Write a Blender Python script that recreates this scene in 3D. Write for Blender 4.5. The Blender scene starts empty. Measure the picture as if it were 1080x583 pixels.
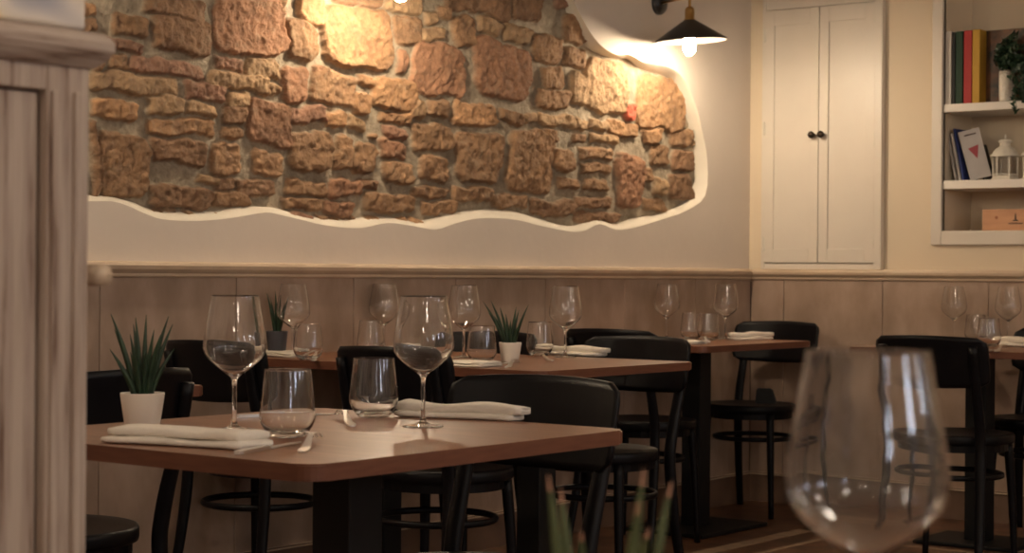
import bpy, bmesh, math, random
import numpy as np
from mathutils import Vector, Matrix
from mathutils.geometry import tessellate_polygon
random.seed(7)
PI = math.pi
C = bpy.context.scene.collection
# ------------------------------------------------------------------ camera
CAM = Vector((4.228, -7.326, 1.02)); F_PX = 1950.0
YAW, PITCH, ROLL = math.radians(37.3), math.radians(-0.12), 0.0078
cmat = (Matrix.Rotation(YAW, 4, 'Z') @ Matrix.Rotation(PI/2 + PITCH, 4, 'X') @ Matrix.Rotation(ROLL, 4, 'Z'))
cam_d = bpy.data.cameras.new('camera'); cam = bpy.data.objects.new('camera', cam_d); C.objects.link(cam)
cam.matrix_world = Matrix.Translation(CAM) @ cmat
cam_d.sensor_fit = 'HORIZONTAL'; cam_d.sensor_width = 36; cam_d.lens = F_PX/1080*36
cam_d.clip_start = 0.05
cam_d.dof.use_dof = True; cam_d.dof.focus_distance = 4.3; cam_d.dof.aperture_fstop = 8.5
bpy.context.scene.camera = cam
M3 = cmat.to_3x3()
def ray(px, py): return M3 @ Vector(((px-540)/F_PX, (291.5-py)/F_PX, -1.0))
def pz(px, py, z): r = ray(px, py); return CAM + r*((z-CAM.z)/r.z)
def pxx(px, py, X): r = ray(px, py); return CAM + r*((X-CAM.x)/r.x)
def pyy(px, py, Y): r = ray(px, py); return CAM + r*((Y-CAM.y)/r.y)
def pd(px, py, d): return CAM + ray(px, py)*d
# ------------------------------------------------------------------ materials
def newmat(name):
    m = bpy.data.materials.new(name); m.use_nodes = True
    return m, m.node_tree.nodes, m.node_tree.links, m.node_tree.nodes['Principled BSDF']
def simple(name, col, rough=0.5, metal=0.0, noise=0.0, nscale=20, bump=0.0, bscale=80, spec=0.5, col2=None, stretch=(1,1,1), trans=0):
    m, n, l, b = newmat(name)
    b.inputs['Base Color'].default_value = (*col, 1); b.inputs['Roughness'].default_value = rough
    b.inputs['Metallic'].default_value = metal; b.inputs['Specular IOR Level'].default_value = spec
    tc = n.new('ShaderNodeTexCoord'); mp = n.new('ShaderNodeMapping'); mp.inputs['Scale'].default_value = stretch
    l.new(tc.outputs['Object'], mp.inputs['Vector'])
    if noise or col2:
        t = n.new('ShaderNodeTexNoise'); t.inputs['Scale'].default_value = nscale; t.inputs['Detail'].default_value = 6
        l.new(mp.outputs['Vector'], t.inputs['Vector'])
        r = n.new('ShaderNodeValToRGB')
        c2 = col2 or tuple(max(0, c*(1-noise)) for c in col)
        r.color_ramp.elements[0].position = 0.32; r.color_ramp.elements[0].color = (*c2, 1)
        r.color_ramp.elements[1].position = 0.68; r.color_ramp.elements[1].color = (*col, 1)
        l.new(t.outputs['Fac'], r.inputs['Fac']); l.new(r.outputs['Color'], b.inputs['Base Color'])
    if bump:
        t2 = n.new('ShaderNodeTexNoise'); t2.inputs['Scale'].default_value = bscale; t2.inputs['Detail'].default_value = 5
        l.new(mp.outputs['Vector'], t2.inputs['Vector'])
        bp = n.new('ShaderNodeBump'); bp.inputs['Strength'].default_value = bump; bp.inputs['Distance'].default_value = 0.01
        l.new(t2.outputs['Fac'], bp.inputs['Height']); l.new(bp.outputs['Normal'], b.inputs['Normal'])
    return m
M = {}
M['plaster'] = simple('plaster', (.72,.64,.56), .85, noise=.06, nscale=3, bump=.08, bscale=25)
M['plaster_cream'] = simple('cream_plaster', (.72,.61,.46), .8, noise=.05, nscale=3, bump=.06, bscale=25)
M['plaster_cut'] = simple('white_plaster_edge', (.76,.70,.60), .8, noise=.05, nscale=10, bump=.12, bscale=30)
M['travertine'] = simple('travertine', (.42,.305,.235), .5, nscale=11, col2=(.30,.21,.155), bump=.12, bscale=60, stretch=(1,1,.5))
M['rail'] = simple('travertine_rail', (.64,.50,.36), .45, nscale=8, col2=(.54,.41,.29), bump=.08)
M['skirt'] = simple('skirting_stone', (.20,.12,.08), .6, nscale=9, col2=(.15,.09,.06))
M['joint'] = simple('joint_dark', (.12,.08,.06), .9)
M['whitewood'] = simple('painted_white_wood', (.70,.64,.56), .38, noise=.04, nscale=6)
M['shelf'] = simple('shelf_white', (.78,.73,.67), .5)
M['black'] = simple('black_lacquer', (.0045,.004,.0055), .40, noise=.3, nscale=12, bump=.03, bscale=60, spec=.2)
M['blackm'] = simple('black_metal', (.006,.006,.0065), .55, bump=.02, spec=.3)
M['porcelain'] = simple('white_pot', (.80,.72,.62), .45, noise=.03)
M['greypot'] = simple('dark_grey_pot', (.05,.05,.06), .5)
M['leaf'] = simple('leaf', (.035,.075,.035), .4, nscale=60, col2=(.015,.035,.02), stretch=(1,1,.3))
M['leafb'] = simple('bright_leaf', (.095,.12,.045), .6, nscale=30, col2=(.06,.08,.03))
M['tip'] = simple('dry_leaf_tip', (.42,.22,.14), .6)
M['soil'] = simple('soil', (.05,.03,.02), .95, bump=.5)
M['cloth'] = simple('napkin_cloth', (.86,.79,.69), .9, noise=.05, nscale=30, bump=.25, bscale=90)
M['steel'] = simple('steel', (.86,.85,.83), .28, metal=1)
M['brass'] = simple('brass', (.55,.36,.14), .3, metal=1)
M['bronze'] = simple('dark_bronze', (.05,.035,.025), .35, metal=.8)
M['shade'] = simple('black_enamel', (.02,.018,.018), .3)
M['shade_in'] = simple('shade_inside', (.13,.12,.11), .4)
M['lantern'] = simple('white_metal', (.72,.67,.58), .45, noise=.08)
M['pine'] = simple('pine_crate', (.62,.34,.19), .6, nscale=6, col2=(.52,.27,.15), stretch=(1,1,8))
M['pages'] = simple('pages', (.78,.70,.58), .8)
def bookc(name, c): M[name] = simple(name, tuple(v*.8 for v in c), .5, noise=.1, nscale=15, spec=.2)
bookc('book_white', (.72,.66,.60)); bookc('book_green', (.02,.055,.03)); bookc('book_black', (.015,.015,.015))
bookc('book_red', (.50,.05,.05)); bookc('book_yellow', (.65,.38,.06)); bookc('book_blue', (.03,.05,.20)); bookc('book_pale', (.62,.58,.56))
M['mark_red'] = simple('red_mark', (.35,.05,.06), .5); M['ink'] = simple('ink', (.08,.05,.04), .7)
M['crateknot'] = simple('knot', (.36,.14,.07), .7)
M['forest'] = simple('forest_cover', (.20,.08,.035), .35, nscale=22, col2=(.012,.014,.008))
def glass(name, rough=0.0):
    m, n, l, b = newmat(name)
    b.inputs['Base Color'].default_value = (.985,.985,.985,1); b.inputs['Roughness'].default_value = rough
    b.inputs['Transmission Weight'].default_value = 1; b.inputs['IOR'].default_value = 1.48
    return m
M['glass'] = glass('clear_glass')
def emis(name, col, s):
    m, n, l, b = newmat(name)
    b.inputs['Emission Color'].default_value = (*col, 1); b.inputs['Emission Strength'].default_value = s
    b.inputs['Base Color'].default_value = (*col, 1)
    return m
M['bulb'] = emis('lit_bulb', (1,.80,.56), 250)
M['globe'] = emis('lit_globe', (1,.86,.70), 27)
# wood laminate
def woodmat():
    m, n, l, b = newmat('table_wood')
    tc = n.new('ShaderNodeTexCoord'); mp = n.new('ShaderNodeMapping'); mp.inputs['Scale'].default_value = (1.2, 14, 6)
    w = n.new('ShaderNodeTexNoise'); w.inputs['Scale'].default_value = 5; w.inputs['Detail'].default_value = 7; w.inputs['Distortion'].default_value = .6
    r = n.new('ShaderNodeValToRGB'); r.color_ramp.elements[0].position = .3; r.color_ramp.elements[0].color = (.17,.065,.03,1)
    r.color_ramp.elements[1].position = .72; r.color_ramp.elements[1].color = (.29,.125,.058,1)
    l.new(tc.outputs['Object'], mp.inputs['Vector']); l.new(mp.outputs['Vector'], w.inputs['Vector'])
    l.new(w.outputs['Fac'], r.inputs['Fac']); l.new(r.outputs['Color'], b.inputs['Base Color'])
    b.inputs['Roughness'].default_value = .33
    return m
M['wood'] = woodmat()
M['woodedge'] = simple('table_edge', (.17,.065,.035), .4, nscale=8, col2=(.13,.045,.025), stretch=(2,2,20))
# distressed wood
def distressed():
    m, n, l, b = newmat('distressed_wood')
    tc = n.new('ShaderNodeTexCoord'); mp = n.new('ShaderNodeMapping'); mp.inputs['Scale'].default_value = (60, 60, 3.2)
    l.new(tc.outputs['Object'], mp.inputs['Vector'])
    t = n.new('ShaderNodeTexNoise'); t.inputs['Scale'].default_value = 1.3; t.inputs['Detail'].default_value = 8; t.inputs['Roughness'].default_value = .6
    l.new(mp.outputs['Vector'], t.inputs['Vector'])
    r = n.new('ShaderNodeValToRGB'); e = r.color_ramp.elements
    e[0].position = .33; e[0].color = (.16,.09,.06,1); e[1].position = .43; e[1].color = (.38,.29,.235,1)
    x = e.new(.60); x.color = (.50,.41,.34,1)
    l.new(t.outputs['Fac'], r.inputs['Fac']); l.new(r.outputs['Color'], b.inputs['Base Color'])
    bp = n.new('ShaderNodeBump'); bp.inputs['Strength'].default_value = .3; bp.inputs['Distance'].default_value = .004
    l.new(t.outputs['Fac'], bp.inputs['Height']); l.new(bp.outputs['Normal'], b.inputs['Normal'])
    b.inputs['Roughness'].default_value = .65
    return m
M['distressed'] = distressed()
def distressed_h():
    m = M['distressed'].copy(); m.name = 'distressed_wood_cornice'
    m.node_tree.nodes['Mapping'].inputs['Scale'].default_value = (80, 6, 80); return m
M['distressed_h'] = distressed_h()
def stonemat():
    m, n, l, b = newmat('rubble_stone')
    at = n.new('ShaderNodeAttribute'); at.attribute_name = 'stone'
    tc = n.new('ShaderNodeTexCoord')
    t = n.new('ShaderNodeTexNoise'); t.inputs['Scale'].default_value = 38; t.inputs['Detail'].default_value = 8; t.inputs['Roughness'].default_value = .65
    l.new(tc.outputs['Object'], t.inputs['Vector'])
    r = n.new('ShaderNodeMapRange'); r.inputs[1].default_value = .3; r.inputs[2].default_value = .7; r.inputs[3].default_value = .72; r.inputs[4].default_value = 1.2
    l.new(t.outputs['Fac'], r.inputs[0])
    mx = n.new('ShaderNodeVectorMath'); mx.operation = 'SCALE'
    l.new(at.outputs['Color'], mx.inputs[0]); l.new(r.outputs[0], mx.inputs['Scale']); l.new(mx.outputs[0], b.inputs['Base Color'])
    t2 = n.new('ShaderNodeTexNoise'); t2.inputs['Scale'].default_value = 85; t2.inputs['Detail'].default_value = 8; t2.inputs['Roughness'].default_value = .7
    l.new(tc.outputs['Object'], t2.inputs['Vector'])
    bp = n.new('ShaderNodeBump'); bp.inputs['Strength'].default_value = .9; bp.inputs['Distance'].default_value = .012
    l.new(t2.outputs['Fac'], bp.inputs['Height']); l.new(bp.outputs['Normal'], b.inputs['Normal'])
    b.inputs['Roughness'].default_value = .85
    return m
M['stone'] = stonemat()
def floormat():
    m, n, l, b = newmat('old_tile_floor')
    tc = n.new('ShaderNodeTexCoord')
    br = n.new('ShaderNodeTexBrick'); br.offset = 0; br.inputs['Scale'].default_value = 1
    br.inputs['Brick Width'].default_value = .2; br.inputs['Row Height'].default_value = .2; br.inputs['Mortar Size'].default_value = .003
    br.inputs['Color1'].default_value = (.17,.085,.05,1); br.inputs['Color2'].default_value = (.11,.055,.035,1); br.inputs['Mortar'].default_value = (.05,.03,.02,1)
    l.new(tc.outputs['Object'], br.inputs['Vector'])
    no = n.new('ShaderNodeTexNoise'); no.inputs['Scale'].default_value = 9; no.inputs['Detail'].default_value = 7
    l.new(tc.outputs['Object'], no.inputs['Vector'])
    mx = n.new('ShaderNodeMix'); mx.data_type = 'RGBA'; mx.blend_type = 'MULTIPLY'; mx.inputs['Factor'].default_value = .8
    r = n.new('ShaderNodeValToRGB'); r.color_ramp.elements[0].position = .35; r.color_ramp.elements[0].color = (.4,.35,.3,1); r.color_ramp.elements[1].position = .65; r.color_ramp.elements[1].color = (1.4,1.3,1.1,1)
    l.new(no.outputs['Fac'], r.inputs['Fac']); l.new(br.outputs['Color'], mx.inputs['A']); l.new(r.outputs['Color'], mx.inputs['B'])
    l.new(mx.outputs['Result'], b.inputs['Base Color']); b.inputs['Roughness'].default_value = .4
    return m
M['floor'] = floormat()
M['floorband'] = simple('pale_floor_band', (.42,.30,.20), .45, nscale=25, col2=(.26,.17,.11))
M['ceil'] = simple('ceiling_paint', (.62,.56,.48), .9)
def artmat():
    m, n, l, b = newmat('swirled_print')
    tc = n.new('ShaderNodeTexCoord'); t = n.new('ShaderNodeTexNoise'); t.inputs['Scale'].default_value = 7; t.inputs['Detail'].default_value = 1; t.inputs['Distortion'].default_value = 1
    l.new(tc.outputs['Object'], t.inputs['Vector'])
    r = n.new('ShaderNodeValToRGB'); e = r.color_ramp.elements
    e[0].position = .36; e[0].color = (.36,.36,.42,1); e[1].position = .47; e[1].color = (.72,.65,.58,1)
    x = e.new(.56); x.color = (.75,.66,.52,1); x = e.new(.63); x.color = (.78,.55,.20,1)
    l.new(t.outputs['Fac'], r.inputs['Fac']); l.new(r.outputs['Color'], b.inputs['Base Color']); b.inputs['Roughness'].default_value = .5
    return m
M['art'] = artmat()
# ------------------------------------------------------------------ mesh helpers
def obj(name, bm, mats, parent=None, smooth=False, loc=None, rotz=0):
    me = bpy.data.meshes.new(name); bmesh.ops.recalc_face_normals(bm, faces=bm.faces[:])
    bm.to_mesh(me); bm.free()
    for m in (mats if isinstance(mats, (list, tuple)) else [mats]): me.materials.append(m)
    if smooth:
        for p in me.polygons: p.use_smooth = True
    o = bpy.data.objects.new(name, me); C.objects.link(o)
    if parent: o.parent = parent
    if loc is not None: o.location = loc
    if rotz: o.rotation_euler = (0, 0, rotz)
    return o
def thing(name, label, cat, loc=(0,0,0), rotz=0, group=None):
    o = bpy.data.objects.new(name, None); C.objects.link(o); o.empty_display_size = .05
    o.location = loc; o.rotation_euler = (0, 0, rotz); o['label'] = label; o['category'] = cat
    if group: o['group'] = group
    return o
def tag(o, label, cat, group=None):
    o['label'] = label; o['category'] = cat
    if group: o['group'] = group
    return o
def struct(name, bm, m, smooth=False):
    o = obj(name, bm, m, smooth=smooth); o['kind'] = 'structure'; return o
def dup(root, label, loc=None, rotz=None, group=None, rot=None):
    r = root.copy(); C.objects.link(r); r['label'] = label
    if loc is not None: r.location = loc
    if rotz is not None: r.rotation_euler = (0, 0, rotz)
    if rot is not None: r.rotation_euler = rot
    if group: r['group'] = group
    for ch in list(root.children):
        c = ch.copy(); C.objects.link(c); c.parent = r
        for g in list(ch.children):
            d = g.copy(); C.objects.link(d); d.parent = c
    return r
def box(bm, lo, hi, bev=0, seg=2, mi=0):
    lo, hi = Vector(lo), Vector(hi)
    r = bmesh.ops.create_cube(bm, size=1)
    vs = r['verts']
    for v in vs: v.co = Vector(((v.co.x+.5)*(hi.x-lo.x)+lo.x, (v.co.y+.5)*(hi.y-lo.y)+lo.y, (v.co.z+.5)*(hi.z-lo.z)+lo.z))
    fs = set(f for v in vs for f in v.link_faces)
    for f in fs: f.material_index = mi
    if bev:
        es = list(set(e for v in vs for e in v.link_edges))
        bmesh.ops.bevel(bm, geom=es, offset=bev, segments=seg, affect='EDGES', profile=.5)
    return bm
def lathe(bm, prof, seg=32, cen=(0,0), close=False, mat=None, mi=0):
    rings = []
    for r, z in prof:
        if r < 1e-6: rings.append([bm.verts.new((cen[0], cen[1], z))])
        else: rings.append([bm.verts.new((cen[0]+r*math.cos(2*PI*k/seg), cen[1]+r*math.sin(2*PI*k/seg), z)) for k in range(seg)])
    if close: rings.append(rings[0])
    fs = []
    for a, b in zip(rings, rings[1:]):
        for k in range(seg):
            j = (k+1) % seg
            if len(a) == 1 and len(b) == 1: continue
            if len(a) == 1: fs.append(bm.faces.new((a[0], b[k], b[j])))
            elif len(b) == 1: fs.append(bm.faces.new((a[k], a[j], b[0])))
            else: fs.append(bm.faces.new((a[k], a[j], b[j], b[k])))
    for f in fs: f.material_index = mi
    if mat:
        for v in set(v for rr in rings for v in rr): v.co = mat @ v.co
    return bm
def smooth_path(pts, n=6):
    P = [Vector(p) for p in pts]; P = [P[0]*2-P[1]] + P + [P[-1]*2-P[-2]]; out = []
    for i in range(1, len(P)-2):
        for k in range(n):
            t = k/n; a, b, c, d = P[i-1:i+3]
            out.append(.5*((2*b)+(c-a)*t+(2*a-5*b+4*c-d)*t*t+(3*b-a-3*c+d)*t**3))
    out.append(P[-2]); return out
def tube(bm, pts, rad, seg=10, closed=False, flat=(1,1), cap=True):
    n = len(pts); pts = [Vector(p) for p in pts]
    if not isinstance(rad, (list, tuple)): rad = [rad]*n
    rings = []; up = Vector((0,0,1)); prev = None
    for i in range(n):
        if closed: tg = pts[(i+1)%n]-pts[i-1]
        else: tg = pts[min(i+1,n-1)]-pts[max(i-1,0)]
        tg.normalize()
        if prev is None:
            s = tg.cross(up) if abs(tg.z) < .9 else tg.cross(Vector((0,1,0)))
            s.normalize()
        else:
            s = prev - tg*prev.dot(tg); s.normalize()
        prev = s; q = tg.cross(s)
        rings.append([bm.verts.new(pts[i] + (s*math.cos(2*PI*k/seg)*flat[0] + q*math.sin(2*PI*k/seg)*flat[1])*rad[i]) for k in range(seg)])
    pairs = list(zip(rings, rings[1:])) + ([(rings[-1], rings[0])] if closed else [])
    for a, b in pairs:
        for k in range(seg): bm.faces.new((a[k], a[(k+1)%seg], b[(k+1)%seg], b[k]))
    if cap and not closed:
        bm.faces.new(rings[0][::-1]); bm.faces.new(rings[-1])
    return bm
def prism(bm, poly, z0, z1, mi=0, mis=None):
    a = [bm.verts.new((x, y, z0)) for x, y in poly]; b = [bm.verts.new((x, y, z1)) for x, y in poly]
    f1 = bm.faces.new(a[::-1]); f2 = bm.faces.new(b); f1.material_index = f2.material_index = mi
    n = len(poly)
    for k in range(n):
        f = bm.faces.new((a[k], a[(k+1)%n], b[(k+1)%n], b[k])); f.material_index = mi if mis is None else mis
    return bm
def rrect(x0, y0, x1, y1, r, n=6):
    out = []
    for cx, cy, a0 in ((x1-r, y1-r, 0), (x0+r, y1-r, 90), (x0+r, y0+r, 180), (x1-r, y0+r, 270)):
        for k in range(n+1):
            a = math.radians(a0+90*k/n); out.append((cx+r*math.cos(a), cy+r*math.sin(a)))
    return out
# ------------------------------------------------------------------ room shell
RX, RY, RH = 6.6, -10.0, 3.1
struct('floor', box(bmesh.new(), (-.3,RY,-.1), (RX,.5,0)), M['floor'])
bm = bmesh.new(); box(bm, (.655,-9.5,-.001), (.725,-.66,.0012)); box(bm, (.655,-.73,-.001), (6.4,-.66,.0012)); box(bm, (.84,-9.5,-.001), (.87,-.85,.0012)); box(bm, (.84,-.88,-.001), (6.4,-.85,.0012))
struct('trim_1', bm, M['floorband'])
struct('ceiling', box(bmesh.new(), (-.3,RY,RH), (RX,.5,RH+.1)), M['ceil'])
# --- stone wall (X = 0) with an irregular opening in the plaster
O_px = [(50,208),(94,212),(117,212),(135,217),(152,225),(170,231),(200,233),(225,232),(250,229),(280,224),(297,227),(315,231),(340,237),(364,240),(384,240),(409,235),(434,238),(459,242),(479,236),(499,231),(520,230),(545,232),(570,238),(600,244),(617,243),(632,236),(649,242),(669,240),(699,231),(724,222),(744,206),(746,169),(741,140),(734,112),(726,92),(717,78),(706,71),(696,68),(678,65),(669,60),(661,57),(651,58),(637,50.6),(627,40),(619,28),(608,8),(603,-3),(585,-30),(555,-70),(500,-100),(400,-110),(300,-100),(150,-115),(30,-110),(-30,-50),(-40,60),(-10,160)]
I_px = [(50,198),(94,205),(112,206),(137,212),(150,217),(165,221),(200,222),(228,221),(250,217),(273,217),(290,219),(305,223),(327,227),(360,230),(395,228),(415,229),(440,233),(461,227),(480,223),(500,220),(520,220),(540,222),(565,229),(598,238),(615,234),(627,231),(649,235),(664,230),(697,224),(717,214),(729,200),(731,169),(729,150),(723,127),(715,104),(708,88),(702,82),(694,79),(678,74),(668,68),(660,62),(648,62),(630,57),(615,48),(607,34),(597,14),(590,-3),(574,-28),(548,-60),(495,-88),(400,-98),(300,-90),(150,-102),(35,-98),(-18,-45),(-28,60),(0,150)]
DEP = .07
def smooth_loop(pts, n=3):
    N = len(pts); out = []
    for i in range(N):
        a, b, c, d = pts[i-1], pts[i], pts[(i+1)%N], pts[(i+2)%N]
        for k in range(n):
            t = k/n; out.append(.5*((2*b)+(c-a)*t+(2*a-5*b+4*c-d)*t*t+(3*b-a-3*c+d)*t**3))
    return out
O3 = smooth_loop([pxx(x, y, 0) for x, y in O_px]); I3 = smooth_loop([pxx(x, y, -DEP) for x, y in I_px])
for v in O3: v.x = 0
for v in I3: v.x = -DEP
bm = bmesh.new()
rect = [Vector((0,RY,0)), Vector((0,.0,0)), Vector((0,.0,RH)), Vector((0,RY,RH))]
tr = tessellate_polygon([rect, O3]); allv = rect + O3
bv = [bm.verts.new(v) for v in allv]
for t in tr:
    try: bm.faces.new([bv[i] for i in t])
    except ValueError: pass
ring_o = bv[4:]; N = len(ring_o)
steps = [(.0,.0),(.06,.03),(.35,.26),(.7,.62),(.93,.9),(1,1)]
prev = ring_o
for s, dd in steps[1:]:
    cur = []
    for k in range(N):
        p = O3[k].lerp(I3[k], s); p.x = -DEP*dd; cur.append(bm.verts.new(p))
    for k in range(N):
        f = bm.faces.new((prev[k], prev[(k+1)%N], cur[(k+1)%N], cur[k])); f.material_index = 1; f.smooth = True
    prev = cur
for v0, v1, x0, x1 in ((0,0,-.25,-.12),): pass
box(bm, (-.25,RY,0), (-.2,.0,RH))
wall_left = struct('wall_left', bm, [M['plaster'], M['plaster_cut']])
# stones : height field with one colour per stone
BR = (.34,.21,.125); DB = (.25,.15,.095); OR = (.47,.28,.155); TN = (.49,.345,.215); RD = (.37,.20,.13); PU = (.32,.18,.135); LT = (.60,.46,.30); RR = (.50,.09,.06)
S = [(150,-8,216,20,DB),(121,16,154,39,BR),(161,20,222,58,DB),(80,5,103,18,OR),(80,20,103,33,BR),(113,44,154,57,PU),(139,64,216,82,PU),(97,80,192,100,TN),(199,88,239,108,PU),
(99,105,145,127,OR),(157,104,194,121,TN),(198,110,228,125,TN),(158,126,226,144,OR),(220,75,284,96,TN),(226,59,257,72,PU),(259,62,299,82,TN),(226,-12,302,59,RD),(294,-5,305,17,BR),(303,22,331,66,BR),
(316,-10,343,25,OR),(340,8,416,71,OR),(332,70,345,81,RD),(300,72,325,107,RD),(330,74,376,113,BR),(240,98,262,116,TN),(262,105,310,154,RD),(308,112,346,128,PU),(346,120,366,138,OR),(367,124,386,138,TN),
(306,138,351,181,BR),(353,145,370,181,BR),(372,150,396,184,BR),(268,159,300,184,BR),(249,187,290,207,DB),(303,190,348,207,BR),(350,190,386,208,RD),(300,209,343,224,BR),(345,211,374,228,RD),(220,150,254,182,BR),
(104,141,157,208,BR),(160,147,214,172,DB),(207,182,231,192,TN),(157,196,222,221,DB),(225,199,262,218,BR),(236,112,258,132,DB),(418,18,446,49,BR),(420,52,429,78,RD),(436,46,489,100,RD),(447,12,463,27,TN),
(478,18,502,50,BR),(393,82,441,118,OR),(379,80,396,92,OR),(373,98,392,121,OR),(401,120,438,133,OR),(404,135,430,147,PU),(399,148,430,165,RD),(405,168,434,191,BR),(438,129,478,158,BR),(443,163,473,192,BR),
(450,104,475,123,BR),(479,107,525,132,OR),(481,139,528,194,BR),(536,138,585,203,BR),(528,115,551,130,BR),(553,119,568,131,TN),(570,120,606,134,TN),(587,157,604,180,BR),(591,186,610,199,BR),
(478,198,517,214,BR),(519,204,558,220,BR),(562,210,605,226,DB),(387,203,437,226,BR),(447,212,482,226,BR),(434,197,474,209,BR),(500,45,560,103,RD),(564,36,593,67,BR),(571,70,597,94,BR),(568,95,600,115,BR),
(596,52,618,72,BR),(602,76,620,112,TN),(470,-10,504,14,DB),(506,-12,538,20,DB),(540,-12,572,20,DB),(530,24,560,44,TN),(504,20,527,40,TN),(618,60,660,120,TN),(672,80,724,137,OR),(658,110,671,127,RR),(622,127,642,138,TN),
(643,129,672,145,OR),(606,126,620,137,TN),(604,141,621,151,BR),(624,142,652,153,TN),(612,156,647,168,BR),(612,172,646,183,BR),(616,189,642,201,BR),(607,207,644,219,DB),(649,163,676,219,RD),(678,136,697,151,OR),
(686,153,707,173,BR),(708,137,730,154,BR),(711,157,731,178,DB),(690,187,704,205,TN),(706,180,730,211,DB),(677,175,688,192,BR),(607,223,655,235,DB),(680,208,703,222,BR),(236,134,258,147,BR),(258,86,298,96,TN),
(575,136,586,152,BR),(434,104,448,126,TN),(390,140,398,147,BR),(100,50,112,75,BR),(226,183,247,198,DB),(118,60,138,77,BR),(97,128,104,205,DB),(380,190,402,200,DB),(447,30,470,44,TN),(463,6,477,22,BR)]
g = .0042
y0, y1, z0, z1 = I3[0].y, I3[0].y, 9, 0
y0 = min(v.y for v in O3)-.03; y1 = max(v.y for v in O3)+.03; z0 = min(v.z for v in O3)-.03; z1 = max(v.z for v in O3)+.03
ny = int((y1-y0)/g)+1; nz = int((z1-z0)/g)+1
rng = np.random.default_rng(5)
def vnoise(Y, Z, sc, seed):
    r = np.random.default_rng(seed); L = r.random((256, 256))
    a = Y*sc+500; b = Z*sc+500; i = np.floor(a).astype(int); j = np.floor(b).astype(int); fa = a-i; fb = b-j
    fa = fa*fa*(3-2*fa); fb = fb*fb*(3-2*fb)
    q = lambda p, w: L[p % 256, w % 256]
    return (q(i,j)*(1-fa)+q(i+1,j)*fa)*(1-fb)+(q(i,j+1)*(1-fa)+q(i+1,j+1)*fa)*fb
def fbm(Y, Z, sc, seed, o=4):
    s = 0; a = 1; t = 0
    for k in range(o): s = s+a*vnoise(Y, Z, sc*2**k, seed+k); t += a; a *= .55
    return s/t-.5
YY, ZZ = np.meshgrid(y0+g*np.arange(ny), z0+g*np.arange(nz), indexing='ij')
wy = YY + fbm(YY, ZZ, 9, 11)*.055 + fbm(YY, ZZ, 40, 12, 3)*.013
wz = ZZ + fbm(YY, ZZ, 9, 21)*.045 + fbm(YY, ZZ, 40, 22, 3)*.012
stones = []
for (a, b, c, d, col) in S:
    p = pxx(a, (b+d)/2, -.05); q = pxx(c, (b+d)/2, -.05); m1 = pxx((a+c)/2, b, -.05); m2 = pxx((a+c)/2, d, -.05)
    stones.append((p.y, m2.z, q.y, m1.z, col))
tries = 0
zc = z0
while zc < z1:      # rows of stones where the traced ones do not reach
    hrow = random.uniform(.05,.17); yc = y0
    while yc < y1:
        w = random.uniform(.09,.32); s = (yc, zc, yc+w, zc+hrow-.02)
        if all(s[2] < t[0]-.0 or s[0] > t[2]+.0 or s[3] < t[1]-.0 or s[1] > t[3]+.0 for t in stones): stones.append((*s, random.choice((BR,BR,DB,RD,OR,TN,PU))))
        yc += w+.02
    zc += hrow
Hh = np.full(YY.shape, 0.0); col = np.zeros(YY.shape+(3,)); mort = np.array((.41,.34,.25))
mn = fbm(YY, ZZ, 14, 31)
col[:] = mort; col *= (1+mn*.5)[..., None]
big = np.full(YY.shape, -1.0)
FY, FZ = YY, ZZ
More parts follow.
